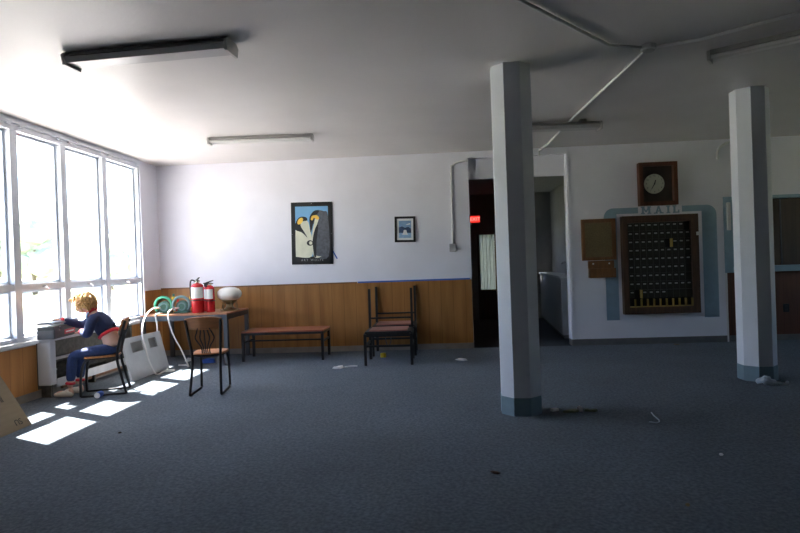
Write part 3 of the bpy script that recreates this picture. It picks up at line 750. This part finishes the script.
MB().bx(-bw, bw, -bd, bd, .435, .46, .004).build('seat', M['benchtop'], b)
f = MB()
for s in (-1, 1): f.bx(-bw, bw, s*(bd-.012)-.012, s*(bd-.012)+.012, .40, .436).bx(s*(bw-.012)-.012, s*(bw-.012)+.012, -bd, bd, .40, .436)
f.build('frame', M['black'], b)
for sx in (-1, 1):
    for sy in (-1, 1): MB().bx(sx*(bw-.02)-.02, sx*(bw-.02)+.02, sy*(bd-.02)-.02, sy*(bd-.02)+.02, 0, .40, .003).build('leg', M['black'], b)
    MB().bx(sx*(bw-.02)-.012, sx*(bw-.02)+.012, -bd+.03, bd-.03, .27, .295).build('end_rail', M['black'], b)
MB().bx(-bw+.03, bw-.03, -.012, .012, .272, .293).build('stretcher', M['black'], b)

# ------------------------------------------------------------------ radiator, loose cover, case, carton
r_ = thing('radiator', 'uncovered radiator cabinet under the window with white end panel', 'radiator', (XL+.013, 6.42, 0))
L = 1.8
MB().bx(0, .012, 0, L, .10, .655).build('back_plate', M['raddark'], r_)
MB().bx(0, .175, -.01, L, .655, .69, .005).build('top_plate', M['radwhite'], r_)
MB().bx(.0, .165, .0, .11, .14, .655, .02).build('end_panel', M['radwhite'], r_)
MB().bx(.0, .165, L-.04, L, .0, .655, .006).build('far_end', M['raddark'], r_)
fn = MB()
for k in range(55): yy = .18+k*.0285; fn.bx(.02, .10, yy, yy+.004, .24, .36)
fn.build('fins', M['raddark'], r_)
pp = MB()
for zz in (.27, .33): pp.tube([(.07, .11, zz), (.07, L-.04, zz)], .014, 8)
pp.build('copper_pipe', M['copper'], r_, True)
MB().bx(.012, .05, .11, L-.04, .40, .43).bx(.012, .13, .11, .17, .30, .315).bx(.012, .13, .11, .17, .42, .44).build('bracket', M['jbox'], r_)
MB().bx(.02, .15, .11, L-.04, .10, .125).bx(.14, .15, .11, L-.04, .125, .20).build('drip_tray', M['jbox'], r_)
for yy in (.05, .9, 1.7): MB().bx(.02, .14, yy-.015, yy+.015, 0, .14).build('foot', M['raddark'], r_)
pv = MB()
pv.tube([(.09, .3, .07), (.09, L-.2, .07)], .022, 8).build('floor_pipe', M['copper'], r_, True)

lp = thing('radiator_cover', 'loose pale metal radiator cover leaning under the window near the table', 'panel', (-4.03, 7.78, 0))
lp.rotation_euler = (0, R(-13.5), R(-2))
f = MB(); Lh = .48; hp = .57
f.bx(-.03, 0, -Lh, Lh, 0, .36).bx(-.03, 0, -Lh, Lh, .50, hp).bx(-.03, 0, -Lh, -Lh+.16, .36, .50).bx(-.03, 0, -.02, .12, .36, .50).bx(-.03, 0, .32, Lh, .36, .50)
f.build('sheet', M['panelg'], lp)
gr = MB()
for (a, b_) in ((-Lh+.16, -.02), (.12, .32)):
    gr.bx(-.026, -.022, a, b_, .36, .50)
    for k in range(5): gr.bx(-.022, -.008, a, b_, .37+k*.027, .378+k*.027)
gr.build('grille', M['vent'], lp)
MB().bx(-.06, -.03, -Lh, Lh, hp-.02, hp).bx(-.06, -.03, -Lh, Lh, 0, .015).build('flange', M['panelg'], lp)

cs = thing('tool_case', 'charcoal case with red label lying on the radiator under the window', 'case', (XL+.135, 6.66, .69), R(10))
f = MB()
f.prism([(-.09, 0, 0), (.095, 0, 0), (.105, 0, .02), (.105, 0, .10), (.092, 0, .14), (-.09, 0, .14)], (0, -.33, 0), (0, .66, 0)).build('body', M['case'], cs)
MB().prism([(-.092, 0, .14), (.093, 0, .14), (.078, 0, .16), (.05, 0, .168), (-.08, 0, .168)], (0, -.335, .025), (0, .67, 0)).build('lid', M['caselid'], cs)
MB().bx(-.085, .095, -.337, -.33, .0, .10, .003).build('end_plate', M['caselid'], cs)
MB().bx(.104, .1065, -.10, .17, .03, .085).build('red_label', M['redlabel'], cs)
MB().bx(.1065, .107, -.07, .14, .05, .066).build('label_print', M['label'], cs)
MB().tube([(-.02, -.10, .185), (-.02, -.09, .205), (-.02, .09, .205), (-.02, .10, .185)], .009, 8, smooth=3).build('handle', M['rubber'], cs, True)
for yy in (-.22, .22): MB().bx(.10, .112, yy-.02, yy+.02, .09, .135, .003).build('latch', M['chrome'], cs)

bx = thing('cardboard_box', 'long brown cardboard carton leaning at the left edge of the photo', 'box', (-3.955, 5.30, 0))
ang = math.atan2(.31, .51)
bx.rotation_euler = (0, -ang, R(3))
hb, tb, lb = .98, .16, 1.0
MB().bx(-tb, 0, -lb, 0, 0, hb, .003).build('carton', M['carton'], bx)
MB().bx(-tb*.53, -tb*.47, -lb, .0012, .0, hb).build('seam_tape', M['vent'], bx)
text('lettering', 'SU', .085, M['ink'], bx, (.0012, -.14, .075), Euler((R(90), R(0), R(90)), 'XYZ'), .0006).rotation_euler = Matrix(((0, 0, 1), (0, -1, 0), (1, 0, 0))).to_euler() if False else (R(90), R(180), R(90))
pr = MB()
for k in range(3): pr.bx(0, .0012, -.16-.012*k, -.155-.012*k, .30, .46-.03*k)
pr.build('small_print', M['ink'], bx)

# ------------------------------------------------------------------ person
def skinmesh(verts, edges, radii, sub=2):
    me = bpy.data.meshes.new('sk'); me.from_pydata([tuple(v) for v in verts], edges, [])
    o = bpy.data.objects.new('sk', me); C.objects.link(o)
    md = o.modifiers.new('s', 'SKIN'); md.use_smooth_shade = True
    for i, d in enumerate(me.skin_vertices[0].data):
        rr = radii[i]; d.radius = rr if isinstance(rr, tuple) else (rr, rr); d.use_root = (i == 0)
    sd = o.modifiers.new('d', 'SUBSURF'); sd.levels = sub; sd.render_levels = sub
    bpy.context.view_layer.update()
    m2 = bpy.data.meshes.new_from_object(o.evaluated_get(bpy.context.evaluated_depsgraph_get()))
    bpy.data.objects.remove(o); return m2
def join(meshes, name, m, parent, voxel=None, smooth_it=0):
    bm = bmesh.new()
    for me in meshes: bm.from_mesh(me)
    me = bpy.data.meshes.new(name); bm.to_mesh(me); bm.free()
    o = bpy.data.objects.new(name, me); C.objects.link(o)
    if voxel:
        md = o.modifiers.new('r', 'REMESH'); md.mode = 'VOXEL'; md.voxel_size = voxel
        if smooth_it:
            s2 = o.modifiers.new('s', 'SMOOTH'); s2.iterations = smooth_it; s2.factor = .5
        bpy.context.view_layer.update()
        m2 = bpy.data.meshes.new_from_object(o.evaluated_get(bpy.context.evaluated_depsgraph_get()))
        o.data = m2; o.modifiers.clear()
    o.data.materials.clear(); o.data.materials.append(m); o.data.shade_smooth(); o.parent = parent
    return o
PO = V((-3.95, 6.62, 0))
pe = thing('person', 'person with blond hair in a navy red-trimmed jacket sitting bent over the radiator', 'person', PO)
J = dict(pel=(-3.91, 6.62, .54), hl=(-3.95, 6.535, .52), hr=(-3.97, 6.70, .52), kl=(-4.275, 6.43, .488), kr=(-4.305, 6.64, .488),
         al=(-4.315, 6.42, .11), ar=(-4.325, 6.62, .11), tl=(-4.49, 6.40, .035), tr=(-4.49, 6.59, .035),
         s1=(-3.915, 6.62, .655), s2=(-3.985, 6.63, .775), s3=(-4.075, 6.64, .885), nk=(-4.155, 6.64, .96), nt=(-4.20, 6.64, 1.01),
         shl=(-4.07, 6.505, .905), shr=(-4.16, 6.775, .91), el=(-4.10, 6.45, .72), er=(-4.38, 6.80, .80),
         wl=(-4.31, 6.66, .735), wr=(-4.565, 6.64, .888), pl=(-4.375, 6.72, .725), pr=(-4.635, 6.60, .884))
J = {k: V(v)-PO for k, v in J.items()}
names = list(J)
def sub(*ch):  # list of (name, radius); edges given as chains
    ids = {}; vs = []; rs = []; es = []
    for chain in ch:
        prev = None
        for nm, rr in chain:
            p = J[nm] if isinstance(nm, str) else V(nm)
            key = nm if isinstance(nm, str) else tuple(p)
            if key not in ids: ids[key] = len(vs); vs.append(p); rs.append(rr)
            if prev is not None: es.append((prev, ids[key]))
            prev = ids[key]
    return skinmesh(vs, es, rs)
mid = lambda a, b, t: tuple(J[a].lerp(J[b], t))
body = [sub([('pel', (.095, .105)), ('s1', (.092, .105)), ('s2', (.095, .105)), ('s3', (.085, .10)), ('nk', .05), ('nt', .042)]),
        sub([('pel', .09), ('hl', .066), (mid('hl', 'kl', .5), .060), ('kl', .05), (mid('kl', 'al', .35), .048), ('al', .032)]),
        sub([('pel', .09), ('hr', .066), (mid('hr', 'kr', .5), .060), ('kr', .05), (mid('kr', 'ar', .35), .048), ('ar', .032)]),
        sub([('al', .032), (tuple(J['al']+V((.03, 0, -.07))), .026), (mid('al', 'tl', .6), .028), ('tl', .022)]),
        sub([('ar', .032), (tuple(J['ar']+V((.03, 0, -.07))), .026), (mid('ar', 'tr', .6), .028), ('tr', .022)]),
        sub([('s3', .07), ('shl', .052), (mid('shl', 'el', .5), .04), ('el', .034), (mid('el', 'wl', .4), .032), ('wl', .022)]),
        sub([('s3', .07), ('shr', .052), (mid('shr', 'er', .5), .04), ('er', .034), (mid('er', 'wr', .4), .032), ('wr', .022)])]
HC = V((-4.265, 6.64, 1.07))-PO
HM = Euler((0, R(-14), 0)).to_matrix()   # head bowed towards the window side
def hp(p): return tuple(HC+HM @ V(p))
def head():
    bm = bmesh.new(); g = bmesh.ops.create_uvsphere(bm, u_segments=40, v_segments=28, radius=1)
    for v in bm.verts:                      # face looks along -x
        x, yy, z = v.co
        jaw = 1-.28*max(0, -z)**1.3
        px_ = x*(.092 if x < 0 else .10); py_ = yy*.074*jaw; pz_ = z*.112
        if x < 0:
            px_ += -.012*math.exp(-((z+.72)/.22)**2)*math.exp(-(yy/.35)**2)                      # chin
            px_ += -.026*math.exp(-((z+.16)/.13)**2)*math.exp(-(yy/.16)**2)-.010*math.exp(-((z-.02)/.16)**2)*math.exp(-(yy/.13)**2)  # nose
            px_ += .012*math.exp(-((z-.08)/.10)**2)*math.exp(-((abs(yy)-.42)/.2)**2)               # eye sockets
            px_ += -.006*math.exp(-((z+.45)/.07)**2)*math.exp(-(yy/.3)**2)                         # lips
        v.co = V(hp((px_, py_, pz_)))
    for s in (-1, 1):
        e = bmesh.ops.create_icosphere(bm, subdivisions=2, radius=1)['verts']
        for v in e: v.co = V(hp((.012+v.co.x*.022, s*.073+v.co.y*.010, -.005+v.co.z*.032)))
    me = bpy.data.meshes.new('hd'); bm.to_mesh(me); bm.free(); return me
body.append(head())
def hand(wk, pk, spread, down, side):
    w_, p = J[wk], J[pk]; f = (p-w_).normalized(); up = V((0, 0, 1)); s = f.cross(up).normalized()*side
    out = [skinmesh([w_, w_.lerp(p, .6), p+f*.015], [(0, 1), (1, 2)], [(.022, .02), (.034, .018), (.036, .016)])]
    for k, L in enumerate((.060, .070, .066, .052)):
        b0 = p+f*.008+s*(.027-.018*k)
        d1 = (f+s*(.10-.07*k)+up*(-.15*down)).normalized(); d2 = (f+s*(.06-.04*k)-up*(.55*down)).normalized(); d3 = (f-up*(1.0*down)).normalized()
        q1 = b0+d1*L*.45; q2 = q1+d2*L*.33; q3 = q2+d3*L*.24
        out.append(skinmesh([b0-f*.03, b0, q1, q2, q3], [(0, 1), (1, 2), (2, 3), (3, 4)], [.009, .009, .0085, .008, .0065], 1))
    t0 = w_.lerp(p, .45)+s*.022; t1 = t0+(f*.6+s*.8-up*.2).normalized()*.035; t2 = t1+(f+s*.25-up*.3).normalized()*.03
    out.append(skinmesh([t0-s*.015, t0, t1, t2], [(0, 1), (1, 2), (2, 3)], [.011, .0115, .0095, .0075], 1))
    return out
body += hand('wl', 'pl', 1, .35, -1); body += hand('wr', 'pr', 1, .45, 1)
bo = join(body, 'body', M['skin'], pe, .0065, 2)
for s in (-1, 1):
    MB().ball(hp((-.080, s*.030, .010)), (.010, .012, .008), 2).build('eye', M['eye'], pe, True)
    MB().tube([hp((-.086, s*.014, .034)), hp((-.087, s*.03, .04)), hp((-.074, s*.048, .034))], .004, 6, smooth=3).build('eyebrow', M['hair'], pe, True)
MB().tube([hp((-.086, -.022, -.052)), hp((-.101, 0, -.050)), hp((-.086, .022, -.052))], .0055, 6, smooth=4).build('mouth', M['lips'], pe, True)
# hair: cap of curls
hr = MB()
g = bmesh.ops.create_icosphere(hr.bm, subdivisions=4, radius=1)['verts']
for v in g:
    d = v.co.copy(); face = d.x < -.05 and d.z < .45
    k = 1+.16*noise.noise(d*4.5)+.08*noise.noise(d*10)
    rx, ry, rz_ = .122, .106, .128
    if face or d.z < -.55: k *= .62
    v.co = V(hp((d.x*rx*k+.026, d.y*ry*k, d.z*rz_*k+.016)))
rnd = random.Random(3)
for i in range(190):
    while True:
        d = V((rnd.gauss(0, 1), rnd.gauss(0, 1), rnd.gauss(0, 1))).normalized()
        if d.z > -.5 and not (d.x < -.1 and d.z < .55): break
    b0 = V((d.x*.112+.022, d.y*.098, d.z*.118+.012))
    tg = d.cross(V((rnd.uniform(-1, 1), rnd.uniform(-1, 1), rnd.uniform(-1, 1)))).normalized()
    b1 = b0+d*.018+tg*.02-V((0, 0, .006)); b2 = b1+d*.004+tg*.022-V((0, 0, .018)); b3 = b2-d*.012+tg*.008-V((0, 0, .012))
    hr.tube([hp(b0), hp(b1), hp(b2), hp(b3)], [.010, .009, .007, .004], 6, smooth=3)
for v in [(-.075, s*.02*k, .085) for s in (-1, 1) for k in range(0, 4)]:
    hr.tube([hp(v), hp((v[0]-.025, v[1], v[2]-.004)), hp((v[0]-.036, v[1]*1.15, v[2]-.022))], [.013, .011, .006], 6, smooth=3)
hr.build('hair', M['hair'], pe, True)
# clothes
jb = tuple(J['s1'].lerp(J['s2'], .50))
jk = [sub([(jb, (.118, .128)), ('s2', (.122, .130)), ('s3', (.105, .12)), (tuple(J['nk']+V((.012, 0, -.012))), .06)]),
      sub([('s3', .085), ('shl', .068), (mid('shl', 'el', .5), .062), ('el', .056), (mid('el', 'wl', .45), .050), (mid('el', 'wl', .84), .040)]),
      sub([('s3', .085), ('shr', .068), (mid('shr', 'er', .5), .062), ('er', .056), (mid('er', 'wr', .45), .050), (mid('er', 'wr', .84), .040)])]
ja = join(jk, 'jacket', M['navy'], pe, .009, 3)
hb0 = tuple(J['s1'].lerp(J['s2'], .30)); hb1 = tuple(J['s1'].lerp(J['s2'], .66))
join([skinmesh([V(hb0), V(hb0).lerp(V(hb1), .5), V(hb1)], [(0, 1), (1, 2)], [(.122, .132), (.130, .140), (.124, .134)])], 'jacket_hem', M['redcloth'], ja)
for a, b_ in (('el', 'wl'), ('er', 'wr')):
    q0, q1 = J[a].lerp(J[b_], .80), J[a].lerp(J[b_], .97)
    join([skinmesh([q0, q0.lerp(q1, .5), q1], [(0, 1), (1, 2)], [.041, .042, .036])], 'cuff', M['redcloth'], ja)
nkd = (J['nt']-J['nk']).normalized()
MB().torus(J['nk']+nkd*.012, .058, .019, nkd).build('collar', M['redcloth'], ja, True)
MB().tube([J['nk']+V((.0, -.07, -.005)), J['shl'].lerp(J['nk'], .35)+V((-.03, -.035, .045)), J['shl']+V((-.062, -.02, .0))], .010, 6, smooth=4).build('shoulder_stripe', M['stripe'], ja, True)
tr = [sub([(tuple(J['pel'].lerp(J['s1'], .10)), (.105, .112)), ('pel', (.10, .11)), ('hl', .078), (mid('hl', 'kl', .5), .070), ('kl', .062), (mid('kl', 'al', .4), .060), (mid('kl', 'al', .82), .050)]),
      sub([('pel', (.095, .105)), ('hr', .078), (mid('hr', 'kr', .5), .070), ('kr', .062), (mid('kr', 'ar', .4), .060), (mid('kr', 'ar', .82), .050)])]
tz = join(tr, 'trousers', M['jean'], pe, .009, 2)
for a, b_ in (('kl', 'al'), ('kr', 'ar')):
    q0, q1 = J[a].lerp(J[b_], .80), J[a].lerp(J[b_], .90)
    join([skinmesh([q0, q0.lerp(q1, .5), q1], [(0, 1), (1, 2)], [.056, .057, .054])], 'trouser_cuff', M['redcloth'], tz)
for a, b_ in (('al', 'tl'), ('ar', 'tr')):
    A, T = J[a], J[b_]
    hl_ = A+V((.045, 0, -.068)); ml = V((A.x*.45+T.x*.55, (A.y+T.y)/2, .048)); ty = V((T.x-.005, T.y, .036))
    sh_ = join([skinmesh([hl_, A+V((-.01, 0, -.058)), ml, ty], [(0, 1), (1, 2), (2, 3)], [(.038, .036), (.044, .044), (.043, .036), (.034, .026)])], 'shoe', M['shoe'], pe)
    zmin = min(v.co.z for v in sh_.data.vertices)
    for v in sh_.data.vertices: v.co.z = max(v.co.z, .004)

# ------------------------------------------------------------------ litter on the carpet
def scrap(pts, h, m, name, label, cat, seed=0):
    bm = MB(); n = len(pts); rr = random.Random(seed)
    c = V((sum(p[0] for p in pts)/n, sum(p[1] for p in pts)/n, h))
    base = [bm.bm.verts.new((p[0], p[1], .002)) for p in pts]
    top = [bm.bm.verts.new((p[0]*.85+c.x*.15, p[1]*.85+c.y*.15, h*(.3+.7*rr.random())+.004)) for p in pts]
    cc = bm.bm.verts.new(c); bm.bm.faces.new(base[::-1])
    for i in range(n):
        bm.bm.faces.new((base[i], base[(i+1) % n], top[(i+1) % n], top[i])); bm.bm.faces.new((top[i], top[(i+1) % n], cc))
    return tag(bm.build(name, m), label, cat)
def blob(cx, cy, lx, ly, a, n=9, seed=0):
    rr = random.Random(seed); out = []
    for i in range(n):
        t = 2*PI*i/n; k = .6+.5*rr.random(); x, yy = lx*k*math.cos(t), ly*k*math.sin(t)
        out.append((cx+x*math.cos(a)-yy*math.sin(a), cy+x*math.sin(a)+yy*math.cos(a)))
    return out
scrap(blob(-1.45, 7.93, .10, .06, .3, 9, 1), .03, M['paper'], 'paper_scrap', 'torn white paper scrap on carpet between the bench and the rust-seat chairs', 'litter', 1)
tag(MB().tube([(-1.37, 7.97, .008), (-1.29, 8.0, .012), (-1.20, 8.03, .008)], .010, 6, smooth=4).build('paper_strip', M['paper']), 'thin white twisted strip beside the torn paper scrap', 'litter')
scrap(blob(.27, 8.36, .12, .045, -.5, 10, 4), .03, M['paper'], 'paper_scrap', 'crumpled white paper scrap on carpet left of the doorway', 'litter', 3)
scrap(blob(1.02, 5.47, .05, .03, .4, 8, 5), .02, M['paper'], 'paper_scrap', 'small pale scrap closest to the near column base', 'litter', 5)
scrap(blob(1.15, 5.42, .09, .05, .1, 9, 6), .02, M['olive'], 'leaf_scrap', 'dull olive flat scrap in the shade of the near column', 'litter', 6)
scrap(blob(1.24, 5.44, .035, .03, .1, 8, 7), .055, M['paper'], 'tissue', 'crumpled white tissue on the olive scraps beside the near column', 'litter', 7)
scrap(blob(1.33, 5.43, .08, .03, -.4, 9, 8), .022, M['olive'], 'leaf_scrap', 'dull green strip right of the crumpled tissue', 'litter', 8)
tag(MB().tube([(1.72, 5.03, .008), (1.77, 5.0, .008), (1.81, 5.05, .010), (1.82, 5.2, .012), (1.84, 5.32, .008)], .0055, 6, smooth=5).build('plastic_strip', M['plastic']), 'curled pale plastic strip alone on the open carpet', 'litter')
b = MB(); b.tube([(3.33, 6.42, .03), (3.37, 6.36, .055), (3.43, 6.34, .035), (3.50, 6.33, .022), (3.57, 6.33, .018), (3.60, 6.36, .035)], [.03, .05, .035, .02, .014, .012], 8, smooth=4)
for v in b.bm.verts: v.co += V((noise.noise(v.co*30), noise.noise(v.co*30+V((5, 0, 0))), 0))*.012; v.co.z = max(.003, v.co.z)
tag(b.build('plastic_wrapper', M['plastic']), 'crumpled clear plastic wrapper at the foot of the right column', 'litter')
tag(MB().ball((1.91, 4.18, .010), (.014, .012, .010), 2, None, .3).build('pebble', M['paper']), 'tiny white crumb on the carpet toward the right foreground', 'litter')
tag(MB().ball((1.34, 3.35, .009), (.013, .011, .009), 2, None, .3).build('pebble', M['cork']), 'tiny tan crumb nearest the bottom edge on the carpet', 'litter')
tag(MB().ball((.32, 3.88, .010), (.035, .014, .010), 2, (0, 0, -.6), .4).build('chip', M['walnut']), 'small dark brown chip on the foreground carpet', 'litter')
tag(MB().ball((-2.88, 4.95, .008), (.016, .012, .008), 2, None, .4).build('chip', M['ink']), 'tiny black speck on carpet in front of the sunlit patch', 'litter')
scrap(blob(3.65, 9.33, .06, .022, .1, 8, 9), .012, M['cork'], 'leaf_scrap', 'small tan scrap on carpet below the mail slots', 'litter', 9)
tag(MB().lathe([(.028, 0), (.043, 0), (.043, .06), (.028, .06), (.028, 0)], (-.91, 8.80, .0), 24).build('tape_roll', M['yellow'], smooth=True), 'yellow tape roll on the carpet under the front rust-seat chair', 'tape')
cn_ = thing('crushed_can', 'small blue and white can lying under the person\'s chair', 'can', (-3.955, 6.40, .036))
MB().lathe([(.02, -.06), (.034, -.052), (.034, .045), (.026, .06)], n=18, axis=(.2, -1, 0)).build('can_body', M['bluecloth'], cn_, True)
MB().lathe([(.024, .059), (.033, .062), (.03, .066), (.0, .064)], n=18, axis=(.2, -1, 0)).build('can_end', M['paper'], cn_, True)
scrap(blob(-3.60, 8.66, .14, .07, .1, 10, 12), .075, M['bluecloth'], 'blue_cloth', 'crumpled bright blue cloth on the floor under the table', 'cloth', 12)
scrap(blob(-4.0, 8.86, .08, .06, .1, 10, 13), .05, M['paper'], 'rag', 'grey-white crumpled rag on the floor under the table', 'cloth', 13)
scrap(blob(-3.88, 7.98, .10, .05, .4, 9, 14), .03, M['paper'], 'paper_scrap', 'white scrap on the floor beside the looped hose', 'litter', 14)

# ------------------------------------------------------------------ light
w = bpy.data.worlds.new('World'); bpy.context.scene.world = w; w.use_nodes = True
nt = w.node_tree; bg = nt.nodes['Background']
sk = nt.nodes.new('ShaderNodeTexSky'); sk.sky_type = 'NISHITA'; sk.sun_disc = False
sd = V((1, -.5, -1.46)).normalized()
sk.sun_elevation = math.asin(-sd.z); sk.sun_rotation = math.atan2(-sd.x, -sd.y)
sk.air_density = 1.0; sk.dust_density = 1.0; sk.ozone_density = 1.0
nt.links.new(sk.outputs[0], bg.inputs[0]); bg.inputs[1].default_value = .55
sl = bpy.data.lights.new('sun', 'SUN'); sl.energy = 26; sl.angle = R(.55); sl.color = (1, .95, .88)
so = bpy.data.objects.new('sun', sl); C.objects.link(so); so.rotation_euler = sd.to_track_quat('-Z', 'Y').to_euler()

# ------------------------------------------------------------------ camera
F = 580.0; yaw = math.atan(40/F); pit = -math.atan(3.1/F); roll = R(2.0)
f = V((-math.sin(yaw)*math.cos(pit), math.cos(yaw)*math.cos(pit), math.sin(pit)))
r0 = V((math.cos(yaw), math.sin(yaw), 0)); u0 = r0.cross(f)
r1 = r0*math.cos(roll)-u0*math.sin(roll); u1 = u0*math.cos(roll)+r0*math.sin(roll)
cd = bpy.data.cameras.new('camera'); cd.sensor_width = 36; cd.lens = F*36/800; cd.clip_start = .05; cd.clip_end = 1000
co = bpy.data.objects.new('camera', cd); C.objects.link(co)
co.matrix_world = Matrix.Translation((0, 0, 1.42)) @ Matrix((r1, u1, -f)).transposed().to_4x4()
S = bpy.context.scene; S.camera = co
vs = S.view_settings; vs.view_transform = 'Standard'; vs.look = 'None'; vs.exposure = 1.5; vs.gamma = 1.0; vs.use_curve_mapping = False
